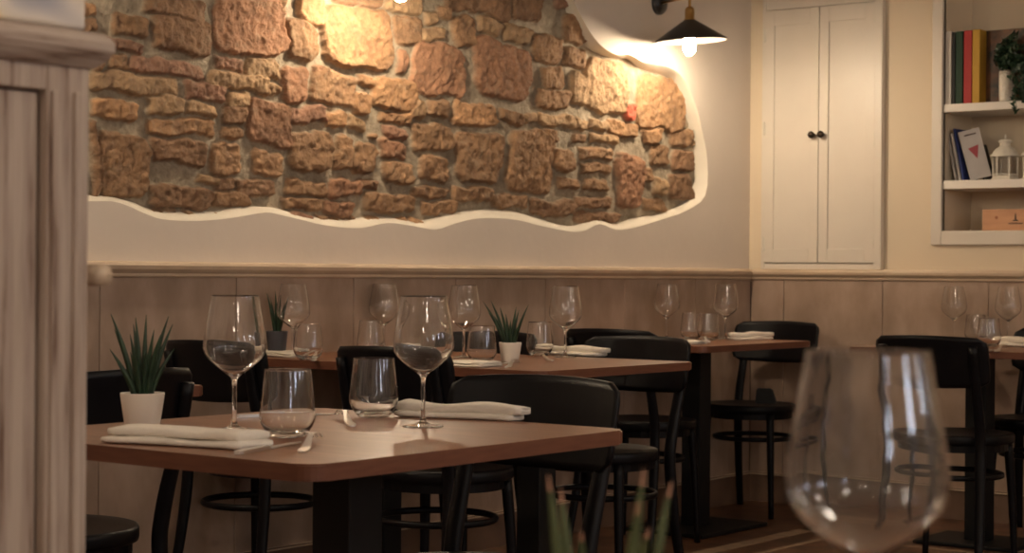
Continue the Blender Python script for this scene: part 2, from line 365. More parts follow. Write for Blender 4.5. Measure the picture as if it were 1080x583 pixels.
for k, (a, b, c, d, cc) in enumerate(stones):
    i0, i1 = max(0, int((a-y0-.09)/g)), min(ny, int((c-y0+.09)/g)+2); k0, k1 = max(0, int((b-z0-.09)/g)), min(nz, int((d-z0+.09)/g)+2)
    if i1 <= i0 or k1 <= k0: continue
    W = (slice(i0, i1), slice(k0, k1)); yl, zl = FY[W], FZ[W]; wyl, wzl = wy[W], wz[W]
    cy, cz, hy, hz = (a+c)/2, (b+d)/2, (c-a)/2+.003, (d-b)/2+.003
    rr_ = min(hy, hz)*(.35 if hz < .03 else .5)
    ang = random.uniform(-.06,.06) if hy < 3*hz else random.uniform(-.02,.02)
    uy = (wyl-cy)*math.cos(ang)+(wzl-cz)*math.sin(ang); uz = -(wyl-cy)*math.sin(ang)+(wzl-cz)*math.cos(ang)
    taper = random.uniform(-.12,.12)
    qx = np.abs(uy)/(1+taper*uz/hz)-(hy-rr_); qz = np.abs(uz)-(hz-rr_)
    sd = -(np.sqrt(np.maximum(qx,0)**2+np.maximum(qz,0)**2)+np.minimum(np.maximum(qx,qz),0)-rr_)
    mask = sd > big[W]; inside = mask & (sd > 0)
    h0 = random.uniform(.016,.028) if hz > .03 else random.uniform(.014,.022)
    e = np.clip(sd/.011, 0, 1); prof = e*e*(3-2*e)
    tilt = random.uniform(-.09,.09)*uz + random.uniform(-.06,.06)*uy
    rough = fbm(yl+k*3.1, zl+k*1.7, 11, 41)*.024 + fbm(yl, zl, 60, 51, 4)*.016
    st = 2.2 if random.random() < .4 else 1.0
    ridged = -np.abs(fbm(yl*st+k*1.3, zl, 20, 61, 5))*.018
    hh = prof*(h0+tilt+rough+ridged+.006)
    Hh[W] = np.where(inside, hh, Hh[W]); big[W] = np.where(mask, sd, big[W])
    v = random.uniform(.86,1.14); cv = fbm(yl+k, zl, 12, 71)[..., None]*.6
    cs = np.array(cc)*v*(1+cv)
    cs = (cs*.78+np.array((.35,.22,.13))*.22)*np.array((1.03,.97,.88))
    hot = np.clip(fbm(yl, zl, 26, 81)*3.2, 0, 1)[..., None]*.5
    cs = cs*(1-hot)+np.array((.17,.095,.06))*hot
    pale = np.clip(fbm(yl+7, zl, 34, 85)*4-.5, 0, 1)[..., None]*.35
    cs = cs*(1-pale)+np.array((.46,.36,.25))*pale
    blend = np.clip(sd/.006, 0, 1)[..., None]
    col[W] = np.where(inside[..., None], cs*blend+col[W]*(1-blend), col[W])
Hh = Hh + np.where(big <= 0, fbm(YY, ZZ, 14, 91)*.014+fbm(YY, ZZ, 60, 92, 2)*.005+.003, 0)
Hh = np.clip(Hh, -.01, .056)
verts = np.stack([-DEP+.004+Hh*1.0, YY, ZZ], -1).reshape(-1, 3)
idx = np.arange(ny*nz).reshape(ny, nz)
faces = np.stack([idx[:-1,:-1], idx[1:,:-1], idx[1:,1:], idx[:-1,1:]], -1).reshape(-1, 4)
me = bpy.data.meshes.new('wall_stonework'); me.vertices.add(len(verts)); me.vertices.foreach_set('co', verts.ravel())
me.loops.add(faces.size); me.loops.foreach_set('vertex_index', faces.ravel().astype(np.int32))
me.polygons.add(len(faces)); me.polygons.foreach_set('loop_start', (np.arange(len(faces))*4).astype(np.int32)); me.polygons.foreach_set('loop_total', np.full(len(faces), 4, np.int32))
me.update(); me.validate()
ca = me.color_attributes.new('stone', 'FLOAT_COLOR', 'POINT')
ca.data.foreach_set('color', np.concatenate([np.clip(col, 0, 1).reshape(-1,3), np.ones((ny*nz,1))], 1).astype(np.float32).ravel())
me.polygons.foreach_set('use_smooth', np.ones(len(faces), bool))
me.materials.append(M['stone'])
so = bpy.data.objects.new('wall_left_stonework', me); C.objects.link(so); so['kind'] = 'structure'
# --- back wall (Y = 0) with niche
NX0 = pyy(995, 150, 0).x; NX1 = NX0+1.25; NZ0 = pyy(1000, 243.5, 0).z; NZ1 = 2.55; ND = .29
bm = bmesh.new()
box(bm, (-.25,0,0), (NX0,.35,RH)); box(bm, (NX1,0,0), (RX,.35,RH)); box(bm, (NX0,0,0), (NX1,.35,NZ0)); box(bm, (NX0,0,NZ1), (NX1,.35,RH)); box(bm, (NX0,ND,NZ0), (NX1,.35,NZ1))
struct('wall_back', bm, M['plaster_cream'])
bm = bmesh.new(); fw = NX0-pyy(984, 150, 0).x; fb = .06
box(bm, (NX0-fw,-.018,NZ0-fb), (NX0,.02,NZ1+fb), .004); box(bm, (NX1,-.018,NZ0-fb), (NX1+fw,.02,NZ1+fb), .004)
box(bm, (NX0,-.018,NZ0-fb), (NX1,.02,NZ0), .004); box(bm, (NX0,-.018,NZ1), (NX1,.02,NZ1+fb), .004)
struct('trim_2', bm, M['whitewood'])
bm = bmesh.new(); box(bm, (0,RY-.1,0), (RX,RY,RH)); struct('wall_front', bm, M['plaster'])
bm = bmesh.new(); wins = ((-8.2,-7.8),(-6.0,-5.6),(-4.2,-3.8),(-2.4,-2.0)); yy = RY
for a, b in wins:
    box(bm, (RX,yy,0), (RX+.25,a,RH)); box(bm, (RX,a,0), (RX+.25,b,.95)); box(bm, (RX,a,2.45), (RX+.25,b,RH)); yy = b
box(bm, (RX,yy,0), (RX+.25,.35,RH)); struct('wall_right', bm, M['plaster'])
for i, (a, b) in enumerate(wins):
    bm = bmesh.new()
    for y in (a, (a+b)/2, b): box(bm, (RX+.05,y-.03,.95), (RX+.10,y+.03,2.45))
    for z in (.98,1.7,2.42): box(bm, (RX+.05,a,z-.03), (RX+.10,b,z+.03))
    struct('window_%d' % (i+1), bm, M['whitewood'])
    ld = bpy.data.lights.new('daylight', 'AREA'); ld.shape = 'RECTANGLE'; ld.size = b-a; ld.size_y = 1.5; ld.energy = 22; ld.color = (.80,.86,1.0)
    lo = bpy.data.objects.new('daylight', ld); C.objects.link(lo); lo.location = (RX+.2, (a+b)/2, 1.7); lo.rotation_euler = (0, PI/2, 0)
# --- dado slabs, rails, skirting
DZ0, DZ1 = .13, 1.0
bm = bmesh.new(); js = [-9.9]
yj = -3.777-.547*11
js = [yj+.547*k for k in range(19)]
js = [y for y in js if y > RY+.05]
js = [RY]+js
js = [y for y in js if y < -.2]+[-.02]
for a, b in zip(js, js[1:]): box(bm, (.002,a+.0012,DZ0), (.020,b-.0012,DZ1), .0015, 1)
struct('wall_left_dado', bm, M['travertine'])
bm = bmesh.new(); xs = [.022,.189,.67]+[.67+.48*k for k in range(1,13)]+[RX]
for a, b in zip(xs, xs[1:]): box(bm, (a+.0012,-.020,DZ0), (b-.0012,-.002,DZ1), .0015, 1)
struct('wall_back_dado', bm, M['travertine'])
bm = bmesh.new(); box(bm, (.0,RY,.05), (.012,0,DZ1-.01)); box(bm, (0,-.012,.05), (RX,0,DZ1-.01)); struct('trim_3', bm, M['joint'])
railp = [(0,1.045),(.035,1.045),(.043,1.041),(.047,1.033),(.045,1.022),(.037,1.014),(.030,1.010),(.030,1.002),(.024,.997),(0,.997)]
bm = bmesh.new()
def sweep(bm, prof, fn, s0, s1):
    a = [bm.verts.new(fn(o, z, s0)) for o, z in prof]; b = [bm.verts.new(fn(o, z, s1)) for o, z in prof]; n = len(prof)
    for k in range(n): bm.faces.new((a[k], a[(k+1)%n], b[(k+1)%n], b[k]))
    bm.faces.new(a); bm.faces.new(b[::-1])
sweep(bm, railp, lambda o, z, s: (o, s, z), RY, 0); struct('trim_4', bm, M['rail'])
bm = bmesh.new(); sweep(bm, railp, lambda o, z, s: (s, -o, z), 0, RX); struct('trim_5', bm, M['rail'])
bm = bmesh.new(); box(bm, (0,RY,0), (.028,0,.118)); box(bm, (0,RY,.118), (.034,0,.131), .004, mi=1); struct('baseboard_left', bm, [M['skirt'], M['rail']])
bm = bmesh.new(); box(bm, (0,-.028,0), (RX,0,.118)); box(bm, (0,-.034,.118), (RX,0,.131), .004, mi=1); struct('baseboard_back', bm, [M['skirt'], M['rail']])
# ------------------------------------------------------------------ wall cupboard
cx0 = pyy(805.5, 150, 0).x; cxa = pyy(809.5, 150, 0).x; cxm = pyy(866, 150, 0).x; cxb = pyy(925, 150, 0).x; cx1 = pyy(933.5, 150, 0).x
cz0 = pyy(866, 277, -.02).z; cz1 = pyy(866, 7, -.02).z; cztop = cz1+.09
wc = thing('wall_cupboard', 'tall two-door cream painted cupboard built into the back wall', 'cupboard', (cxm, 0, 1.045))
L_ = lambda x, z: (x-cxm, z-1.045)
bm = bmesh.new()
box(bm, (cx0-cxm,-.02,0), (cxa-cxm-.001,0,cztop-1.045), .003); box(bm, (cxb-cxm+.001,-.034,0), (cx1-cxm,0,cztop-1.045), .003)
box(bm, (cxa-cxm,-.02,0), (cxb-cxm,0,cz0-1.045-.003), .002); box(bm, (cxa-cxm,-.02,cz1-1.045+.003), (cxb-cxm,0,cztop-1.045), .003); box(bm, (cxa-cxm,-.004,.0), (cxb-cxm,0,cztop-1.045))
obj('frame', bm, M['whitewood'], wc)
for s, (a, b) in enumerate(((cxa, cxm-.0015), (cxm+.0015, cxb-.001))):
    a -= cxm; b -= cxm; zb, zt = cz0-1.045, cz1-1.045; st = .045
    bm = bmesh.new()
    box(bm, (a,-.026,zb), (a+st,-.006,zt), .0015); box(bm, (b-st,-.026,zb), (b,-.006,zt), .0015)
    box(bm, (a+st,-.026,zb), (b-st,-.006,zb+.06), .0015); box(bm, (a+st,-.026,zt-.07), (b-st,-.006,zt), .0015)
    box(bm, (a+st,-.018,zb+.06), (b-st,-.006,zt-.07))
    d = obj('door', bm, M['whitewood'], wc)
    kx = b-.022 if s == 0 else a+.022
    kz = pyy(866, 142, -.03).z-1.045
    bm = bmesh.new(); lathe(bm, [(0,0),(.008,.0),(.006,.01),(.013,.018),(.016,.026),(.013,.033),(0,.036)], 16, mat=Matrix.Translation((kx,-.026,kz)) @ Matrix.Rotation(PI/2, 4, 'X'))
    obj('knob', bm, M['bronze'], d, smooth=True)
    for py in ((33,133,257) if s == 0 else (22,150,254)):
        hz = pyy(866, py, -.02).z-1.045; hx = a-.003 if s == 0 else b+.004
        bm = bmesh.new(); tube(bm, [(hx,-.030,hz-.03),(hx,-.030,hz+.03)], .0055, 8); box(bm, (hx-.010,-.029,hz-.026), (hx+.010,-.026,hz+.026), .001)
        obj('hinge', bm, M['lantern'], d)
# ------------------------------------------------------------------ niche shelves and contents
sh = []
for (yt, yb) in ((110,118.5),(190.5,199.5)):
    zt, zb_ = pyy(998, yt, -.0).z, pyy(998, yb, -.0).z
    bm = bmesh.new(); box(bm, (NX0+.001,-.005,zb_), (NX1-.001,ND-.001,zt), .003)
    o = obj('wall_shelf', bm, M['shelf']); sh.append(zt)
    tag(o, 'upper white shelf in the wall niche, under the upright books' if yt < 150 else 'lower white shelf in the wall niche, under the white lantern', 'shelf', 'shelves in the wall niche')
def book(w, h, dpt, cm, loc, label, rot=(0,0,0), group='books on the upper niche shelf', mark=False, pages='pages'):
    # spine faces -Y, thickness along X
    t = thing('book', label, 'book', loc, 0, group); t.rotation_euler = rot
    bm = bmesh.new(); c = .003
    box(bm, (0,0,0), (c,dpt,h), .0008, 1); box(bm, (w-c,0,0), (w,dpt,h), .0008, 1); box(bm, (.0,-.001,0), (w,c,h), .0012, 1)
    cv = obj('cover', bm, M[cm], t)
    bm = bmesh.new(); box(bm, (c,c,.003), (w-c,dpt-.005,h-.003)); obj('pages', bm, M[pages], t)
    return t, cv
YB = .008
def bx_at(px, y=YB): return pyy(px, 70, y).x
zs = sh[0]
def ztop(px, py, y=YB): return pyy(px, py, y).z
specs = [(997,1003.5,33,'book_white','thin white-spined book, leftmost on the upper niche shelf'),
 (1004,1007.5,34,'book_black','narrow black-spined book between the white and green books'),
 (1008,1015.5,33,'book_green','dark green glossy book beside the red book'),
 (1016.5,1025,32,'book_red','red-spined book between the green and yellow books'),
 (1025.5,1033.5,31,'book_yellow','yellow-spined book right of the red book')]
for a, b, yt, cm, lb in specs:
    xa, xb = bx_at(a), bx_at(b); w = xb-xa-.0008
    book(w, ztop((a+b)/2, yt)-zs, .165, cm, (xa, YB, zs), lb)
xa = bx_at(1035.5, .066); h = ztop(1045, 33, .1)-zs
t = thing('picture_book', 'large picture book with a dark brown forest cover, face out behind the ivy', 'book', (xa, .074, zs))
bm = bmesh.new(); box(bm, (0,0,0), (.34,.003,h), .001); box(bm, (0,.018,0), (.34,.021,h), .001); box(bm, (-.001,0,0), (.003,.021,h), .001); obj('cover', bm, M['forest'], t)
bm = bmesh.new(); box(bm, (.003,.003,.004), (.335,.018,h-.004)); obj('pages', bm, M['pages'], t)
# ivy in white pot
vx = pyy(1061.5, 100, .032); pr = (pyy(1070, 90, .05).x-pyy(1053, 90, .05).x)/2*.86; ph = pyy(1061, 76, .05).z-zs
ivy = thing('potted_ivy', 'trailing ivy in a small white textured pot on the upper niche shelf', 'plant', (vx.x, .032, zs))
bm = bmesh.new(); lathe(bm, [(0,0),(pr*.92,0),(pr*.98,.01),(pr*1.02,ph*.5),(pr,ph),(pr*.9,ph),(pr*.88,ph-.015),(0,ph-.015)], 28)
for v in bm.verts:
    r = math.hypot(v.co.x, v.co.y)
    if r > pr*.95:
        a = math.atan2(v.co.y, v.co.x); k = 1+.03*math.sin(a*14); v.co.x *= k; v.co.y *= k
pm = simple('textured_white_pot', (.75,.70,.62), .35, bump=1.0, bscale=50); obj('pot', bm, pm, ivy, smooth=True)
bm = bmesh.new(); rl = random.Random(3)
vines = []
for k in range(9):
    a = rl.uniform(-1.3, .5); L = rl.uniform(.05,.17)
    pts = [Vector((0,0,ph)), Vector((math.cos(a)*.03, math.sin(a)*.03, ph+.05)), Vector((math.cos(a)*.07+.03, math.sin(a)*.07, ph+.02)), Vector((math.cos(a)*.085+.07, math.sin(a)*.05-.08, ph-L*.5)), Vector((math.cos(a)*.08+.07, -.13, ph-L-.02))]
    vines.append(smooth_path(pts, 6))
for k in range(8):
    a = rl.uniform(0, 2*PI)
    vines.append(smooth_path([Vector((0,0,ph)), Vector((math.cos(a)*.04, math.sin(a)*.03, ph+.08)), Vector((math.cos(a)*.06+.06, math.sin(a)*.03, ph+rl.uniform(.04,.15)))], 6))
def leaf_quad(bm, p, s, rl):
    n = Vector((rl.uniform(-1,1), rl.uniform(-1,.2), rl.uniform(-.3,1))).normalized(); u = n.orthogonal().normalized(); u.rotate(Matrix.Rotation(rl.uniform(0,6.28), 3, n)); w = n.cross(u)
    prof = [(0,-.2),(.5,-.45),(.62,.1),(.25,.35),(0,1),(-.25,.35),(-.62,.1),(-.5,-.45)]
    vs = [bm.verts.new(p+(u*a+w*b)*s+n*(.12*s*(abs(a)))) for a, b in prof]; c = bm.verts.new(p+w*.1*s)
    for i in range(8): bm.faces.new((c, vs[i], vs[(i+1)%8]))
for v in vines:
    for p in v[2:]:
        for _ in range(4): leaf_quad(bm, p+Vector((rl.uniform(-.018,.018), rl.uniform(-.018,.012), rl.uniform(-.012,.015))), rl.uniform(.012,.021), rl)
obj('foliage', bm, M['leaf'], ivy)
bm = bmesh.new()
for v in vines: tube(bm, v, .0015, 5)
obj('stem', bm, M['leaf'], ivy)
# lower shelf: leaning books, lantern
zs2 = sh[1]
lean = [(1006.5,.010,'book_pale',.20,-.19,'slim grey-white book leaning at the left end of the lower niche shelf',.006),
        (1011,.012,'book_pale',.205,-.19,'white book leaning against the slim one on the lower niche shelf',.0),
        (1015.2,.009,'book_blue',.225,-.20,'dark blue book leaning between white books on the lower niche shelf',.0)]
for px_, w, cm, h, an, lb, dy in lean:
    a = pyy(px_, 190, .05)
    book(w, h, .14, cm, (a.x, .05+dy, zs2+.0005), lb, rot=(0, an, 0), group='books leaning on the lower niche shelf')
a = pyy(1021.5, 190, .05)
# book turned to show its cover
t = thing('book', 'pale book with a red triangle on its cover, leaning in the lower niche shelf', 'book', (a.x, .075, zs2+.0005), 0, 'books leaning on the lower niche shelf'); t.rotation_euler = (-.0, -.26, .5)
bm = bmesh.new(); box(bm, (0,0,0), (.088,.002,.212), .0008); box(bm, (0,.012,0), (.088,.014,.212), .0008); box(bm, (-.001,0,0), (.002,.014,.212), .0008); obj('cover', bm, M['book_pale'], t)
bm = bmesh.new(); box(bm, (.002,.002,.003), (.086,.012,.209)); obj('pages', bm, M['pages'], t)
bm = bmesh.new(); prism(bm, [(.022,.135),(.068,.142),(.05,.085)], 0, .0008)
for v in bm.verts: v.co = Vector((v.co.x, -.0010+v.co.z, v.co.y))
obj('cover_mark', bm, M['mark_red'], t)
bm = bmesh.new()
box(bm, (.02,-.001,.188), (.07,.0002,.194))
obj('cover_title', bm, M['ink'], t)
a = pyy(1037.5, 190, .10)
book(.006, .165, .12, 'book_black', (a.x-.004, .105, zs2+.0005), 'thin black book leaning right of the triangle-covered book', rot=(0,-.26,0), group='books leaning on the lower niche shelf')
lc = pyy(1060, 189, .12); lr = (pyy(1074, 160, .12).x-pyy(1046, 160, .12).x)/2*.98
def lantern(loc, label):
    t = thing('lantern', label, 'lantern', loc, .2, 'white lanterns in the niche')
    bm = bmesh.new(); lathe(bm, [(0,0),(lr*1.05,0),(lr*1.05,.006),(lr*.95,.012),(lr*.9,.02),(0,.02)], 6); obj('base', bm, M['lantern'], t)
    hb = .100
    for k in range(6):
        a = 2*PI*k/6; x, y = lr*.88*math.cos(a), lr*.88*math.sin(a)
        bm = bmesh.new(); box(bm, (x-.0035,y-.0035,.02), (x+.0035,y+.0035,hb), .001); obj('post', bm, M['lantern'], t)
    bm = bmesh.new()
    for k in range(6):
        a, b = 2*PI*k/6, 2*PI*(k+1)/6; A = Vector((math.cos(a),math.sin(a),0))*lr*.86; B = Vector((math.cos(b),math.sin(b),0))*lr*.86
        tube(bm, [A+Vector((0,0,.026)), B+Vector((0,0,.026))], .003, 6)
    obj('rail', bm, M['lantern'], t)
    bm = bmesh.new(); R = lr*.80
    lathe(bm, [(R,.02),(R,hb),(R-.0015,hb),(R-.0015,.02)], 6, close=True); obj('glass_pane', bm, M['glass'], t)
    bm = bmesh.new(); lathe(bm, [(lr*1.05,hb),(lr*1.08,hb+.006),(lr*.95,hb+.012),(lr*.85,hb+.025),(lr*.62,hb+.038),(lr*.40,hb+.044),(lr*.38,hb+.048),(lr*.38,hb+.060),(lr*.50,hb+.063),(lr*.50,hb+.068),(lr*.3,hb+.074),(0,hb+.076)], 24); obj('roof', bm, M['lantern'], t, smooth=True)
    bm = bmesh.new(); tube(bm, [Vector((0,math.cos(a)*.010,hb+.084+math.sin(a)*.010)) for a in [2*PI*k/16 for k in range(16)]], .002, 6, closed=True); obj('hanging_ring', bm, M['lantern'], t)
    return t
lantern((lc.x, .12, zs2), 'small white metal lantern beside the leaning books in the niche')
lantern((lc.x+.135, .12, zs2), 'second white metal lantern, cut off by the right frame edge')
# wine crate
ca_ = pyy(1036, 240, .05); chh = pyy(1040, 221, .05).z-NZ0
t = thing('wine_crate', 'pale pine wine crate with burnt marks at the bottom of the niche', 'crate', (ca_.x, .05, NZ0))
bm = bmesh.new(); W, D_ = .40, .20
box(bm, (0,0,0), (W,.008,chh), .001); box(bm, (0,D_-.008,0), (W,D_,chh), .001); box(bm, (0,.008,0), (.008,D_-.008,chh), .001); box(bm, (W-.008,.008,0), (W,D_-.008,chh), .001); box(bm, (.008,.008,0), (W-.008,D_-.008,.006))
obj('body', bm, M['pine'], t)
bm = bmesh.new(); box(bm, (.008,.008,chh-.012), (W-.008,D_-.008,chh-.004)); obj('lid', bm, M['pine'], t)
bm = bmesh.new(); lathe(bm, [(0,0),(.007,0),(.007,.0008),(0,.0008)], 18, mat=Matrix.Translation((.062,0,chh*.62)) @ Matrix.Rotation(PI/2, 4, 'X')); obj('knot', bm, M['crateknot'], t)
bm = bmesh.new(); x = .145
for poly in ([(x-.014,.038),(x+.014,.038),(x+.010,.043),(x-.010,.043)], [(x-.0045,.043),(x+.0045,.043),(x+.003,.062),(x-.003,.062)], [(x-.0035,.062),(x+.0035,.062),(x,.071)]):
    a = [bm.verts.new((p, -.0008, q*chh/.085)) for p, q in poly]; b = [bm.verts.new((p, .0, q*chh/.085)) for p, q in poly]; bm.faces.new(a); bm.faces.new(b[::-1])
    for k in range(len(a)): bm.faces.new((a[k], a[(k+1)%len(a)], b[(k+1)%len(a)], b[k]))
k = x-.03
rl = random.Random(2)
while k < x+.03:
    w = rl.choice((.0022,.003)); box(bm, (k,-.0008,.026*chh/.085), (k+w,0,(.0315+rl.choice((0,0,.0015)))*chh/.085)); k += w+.0014
obj('printed_emblem', bm, M['ink'], t)
# ------------------------------------------------------------------ tables
def table(x0, x1, ya, yb, label, dz=0, plate=(.19,.20), col=.0425, pc=None, group=None, edge=True):
    cx, cy = (x0+x1)/2, (ya+yb)/2
    if pc: px_, py_ = pc[0]-cx, pc[1]-cy
    else: px_, py_ = 0, 0
    t = thing('restaurant_table', label, 'table', (cx, cy, 0), 0, group)
    hx, hy = (x1-x0)/2, (yb-ya)/2
    bm = bmesh.new(); prism(bm, rrect(-hx,-hy,hx,hy,.035), .725+dz, .75+dz, 0, 1)
    es = [e for e in bm.edges if len(e.link_faces) == 2 and abs(e.verts[0].co.z-e.verts[1].co.z) < 1e-5]
    bmesh.ops.bevel(bm, geom=es, offset=.0025, segments=2, affect='EDGES')
    for f in bm.faces:
        f.material_index = 0 if abs(f.normal.z) > .9 else 1
    obj('tabletop', bm, [M['wood'], M['woodedge']], t)
    bm = bmesh.new(); box(bm, (px_-col,py_-col,.016), (px_+col,py_+col,.715+dz), .003); obj('pedestal', bm, M['blackm'], t)
    bm = bmesh.new(); box(bm, (px_-.15,py_-.15,.713+dz), (px_+.15,py_+.15,.7255+dz), .002); obj('top_bracket', bm, M['blackm'], t)
    bm = bmesh.new(); box(bm, (px_-plate[0],py_-plate[1],0), (px_+plate[0],py_+plate[1],.016), .004); obj('base_plate', bm, M['blackm'], t)
    return t
GT = 'wooden pedestal tables'
table(1.70,2.45,-5.45,-4.65,'brown square-topped restaurant table nearest the camera, with white pot plant',pc=(2.10,-4.99),group=GT)
table(.605,1.228,-3.25,-2.45,'middle brown table with the white pot plant, right half of the wall pair',plate=(.18,.17),group=GT)
table(.012,.598,-3.25,-2.45,'middle brown table with the dark pot plant, left half against the wall',plate=(.18,.17),group=GT)
table(.03,.62,-1.40,-.55,'small brown table in the far corner under the lit sconce',plate=(.19,.25),group=GT)
table(1.0,1.75,-1.0,-.25,'brown table at the right, below the shelved wall niche',plate=(.2,.16),group=GT)
table(.28,1.03,-5.10,-4.30,'brown table by the wall behind the black chair at the far left',group=GT)
table(3.42,4.17,-6.86,-6.10,'table carrying the large out-of-focus wine glass in the foreground',dz=-.007,group=GT)
# ------------------------------------------------------------------ chairs
def make_chair():
    t = thing('bentwood_chair', '', 'chair', group='black bentwood chairs')
    bm = bmesh.new(); R = .198
    pr_ = [(0,.435),(R*.9,.435),(R*.985,.437),(R,.445),(R,.462),(R*.985,.469),(R*.95,.4705),(R*.8,.467),(0,.463)]
    lathe(bm, pr_, 40)
    for v in bm.verts:
        if v.co.y < 0: v.co.y *= .97
        v.co.x *= 1.0+.04*(v.co.y/R)
    obj('seat', bm, M['black'], t, smooth=True)
    # backrest : curved panel with rounded corners
    bm = bmesh.new(); n, m = 28, 10; Wd, z0_, z1_ = .215, .642, .811; rc = .035
    def pt(u, v, off):
        z = z0_+(z1_-z0_)*v; x = u*Wd
        hz = min(v, 1-v)*(z1_-z0_)
        if hz < rc:
            lim = Wd-rc+math.sqrt(max(0, rc*rc-(rc-hz)**2)); x = u*lim
        a = x/.42
        y = -.262 + .42*(1-math.cos(a)) + (-.20)*(z-.735) 
        z += .006*math.cos(u*PI/2)*(1 if v > .5 else -1)
        return Vector((.42*math.sin(a)*1.0, y+off, z))
    G1 = [[bm.verts.new(pt(-1+2*i/n, j/m, .006)) for j in range(m+1)] for i in range(n+1)]
    G2 = [[bm.verts.new(pt(-1+2*i/n, j/m, -.006)) for j in range(m+1)] for i in range(n+1)]
    for i in range(n):
        for j in range(m):
            bm.faces.new((G1[i][j], G1[i+1][j], G1[i+1][j+1], G1[i][j+1])); bm.faces.new((G2[i][j], G2[i][j+1], G2[i+1][j+1], G2[i+1][j]))
    for i in range(n):
        bm.faces.new((G1[i][0], G2[i][0], G2[i+1][0], G1[i+1][0])); bm.faces.new((G1[i][m], G1[i+1][m], G2[i+1][m], G2[i][m]))
    for j in range(m):
        bm.faces.new((G1[0][j], G1[0][j+1], G2[0][j+1], G2[0][j])); bm.faces.new((G1[n][j], G2[n][j], G2[n][j+1], G1[n][j+1]))
    o = obj('backrest', bm, M['black'], t); 
    for p in o.data.polygons: p.use_smooth = p.area > 1e-4 or abs(p.normal.z) < .5
    for s in (-1, 1):
        path = smooth_path([(s*.185,-.235,0),(s*.172,-.195,.20),(s*.163,-.172,.40),(s*.163,-.180,.50),(s*.165,-.222,.65),(s*.166,-.252,.78)], 5)
        rad = [.0140+.004*min(1, p.z/.35) if p.z < .5 else .0180-.003*(p.z-.5)/.28 for p in path]
        bm = bmesh.new(); tube(bm, path, rad, 12, flat=(1.1,.85)); obj('rear_leg', bm, M['black'], t, smooth=True)
        path = smooth_path([(s*.170,.120,0),(s*.160,.112,.25),(s*.150,.100,.436)], 5)
        bm = bmesh.new(); tube(bm, path, [.011+.005*min(1, p.z/.35) for p in path], 12); obj('front_leg', bm, M['black'], t, smooth=True)
    bm = bmesh.new(); tube(bm, [Vector((.172*math.cos(a), -.03+.168*math.sin(a), .325)) for a in [2*PI*k/40 for k in range(40)]], .009, 8, closed=True, flat=(.8,1.1)); obj('ring_stretcher', bm, M['black'], t, smooth=True)
    bm = bmesh.new(); lathe(bm, [(.150,.41),(.178,.41),(.178,.436),(.150,.436)], 36, close=True); obj('seat_rim', bm, M['black'], t, smooth=False)
    return t
ch0 = make_chair()
CH = [(2.06,-4.63,PI,'black chair at the far side of the nearest table, broad back right of centre'),
 (1.04,-4.775,PI/2,'black chair at far left behind the white pot plant, turned towards the wall'),
 (.25,-3.32,0,'black chair seen past the left wine glass, near side of the table with dark pot'),
 (.89,-3.26,0,'black chair back directly behind the right wine glass of the nearest table'),
 (.30,-2.52,PI,'black chair mostly hidden behind the middle tables, far side near the wall'),
 (.91,-2.52,PI,'black chair with glossy highlighted back beyond the right corner of the middle table'),
 (.37,-1.43,0,'black chair back just behind the glossy one, near side of the corner table'),
 (.25,-.41,PI,'black chair in the far corner below the white cupboard'),
 (1.52,-1.17,0,'black chair with wide dark back behind the big foreground wine glass'),
 (1.50,-.315,PI,'black chair at the right frame edge, against the wall behind the right table')]
for i, (x, y, r, lb) in enumerate(CH):
    if i == 0: ch0.location = (x, y, 0); ch0.rotation_euler = (0,0,r); ch0['label'] = lb
    else: dup(ch0, lb, (x, y, 0), r)
# ------------------------------------------------------------------ glassware
TZ = .7503
def make_wine():
    t = thing('wine_glass', '', 'wine glass', group='stemmed wine glasses')
    out = [(0,.0),(.034,.0),(.0365,.0008),(.036,.002),(.028,.0032),(.014,.005),(.0065,.009),(.0042,.018),(.0037,.04),(.0037,.075),(.0042,.083),(.0065,.089),(.0125,.0945),(.022,.101),(.034,.1105),(.0450,.1205),(.0508,.1295),(.0528,.138),(.0530,.146),(.0512,.162),(.0480,.182),(.0435,.206),(.0400,.226),(.0398,.2275)]
    top = [(.0396,.2280),(.0393,.2280),(.0390,.2275),(.0391,.226)]
    inn = top + [(r-.0010, z+.0002) for r, z in out[14:22]][::-1] + [(.0215,.1023),(.0120,.0963),(.005,.093),(0,.092)]
    k = thing  # parts
    bm = bmesh.new(); lathe(bm, out+inn, 48)
    obj('bowl_and_stem', bm, M['glass'], t, smooth=True)
    return t
def make_tumbler():
    t_o = [(0,0),(.024,0),(.028,.0012),(.033,.006),(.0405,.017),(.0445,.026),(.0458,.034),(.0448,.044),(.0430,.060),(.0402,.085),(.0378,.108),(.0376,.1095)]
    t_i = [(.0373,.1100),(.0369,.1100),(.0366,.1095),(.0368,.108),(.0392,.085),(.0420,.060),(.0438,.044),(.0447,.035),(.0433,.028),(.0392,.0195),(.032,.011),(.024,.0085),(0,.0080)]
    bm = bmesh.new(); lathe(bm, t_o+t_i, 44)
    return obj('tumbler', bm, M['glass'], smooth=True)
wg = make_wine()
W_ = [(247,454,'wine glass on the nearest table, left one behind the folded napkin'),
 (446,450,'wine glass on the nearest table, right one before the black chair back'),
 (309,.15,'wine glass by the dark pot plant on the left middle table'),
 (405,.075,'wine glass on the left middle table, above the round-backed chair'),
 (489,377,'wine glass left of the white pot plant on the middle table'),
 (596,377,'wine glass right of the white pot plant on the middle table, at its far napkin'),
 (703,.13,'left wine glass of the far corner table'),
 (765,.26,'right wine glass of the far corner table'),
 (1006,360,'left wine glass on the right-hand table, over the dark chair back'),
 (1063,362,'rightmost wine glass, on the right-hand table near the frame edge')]
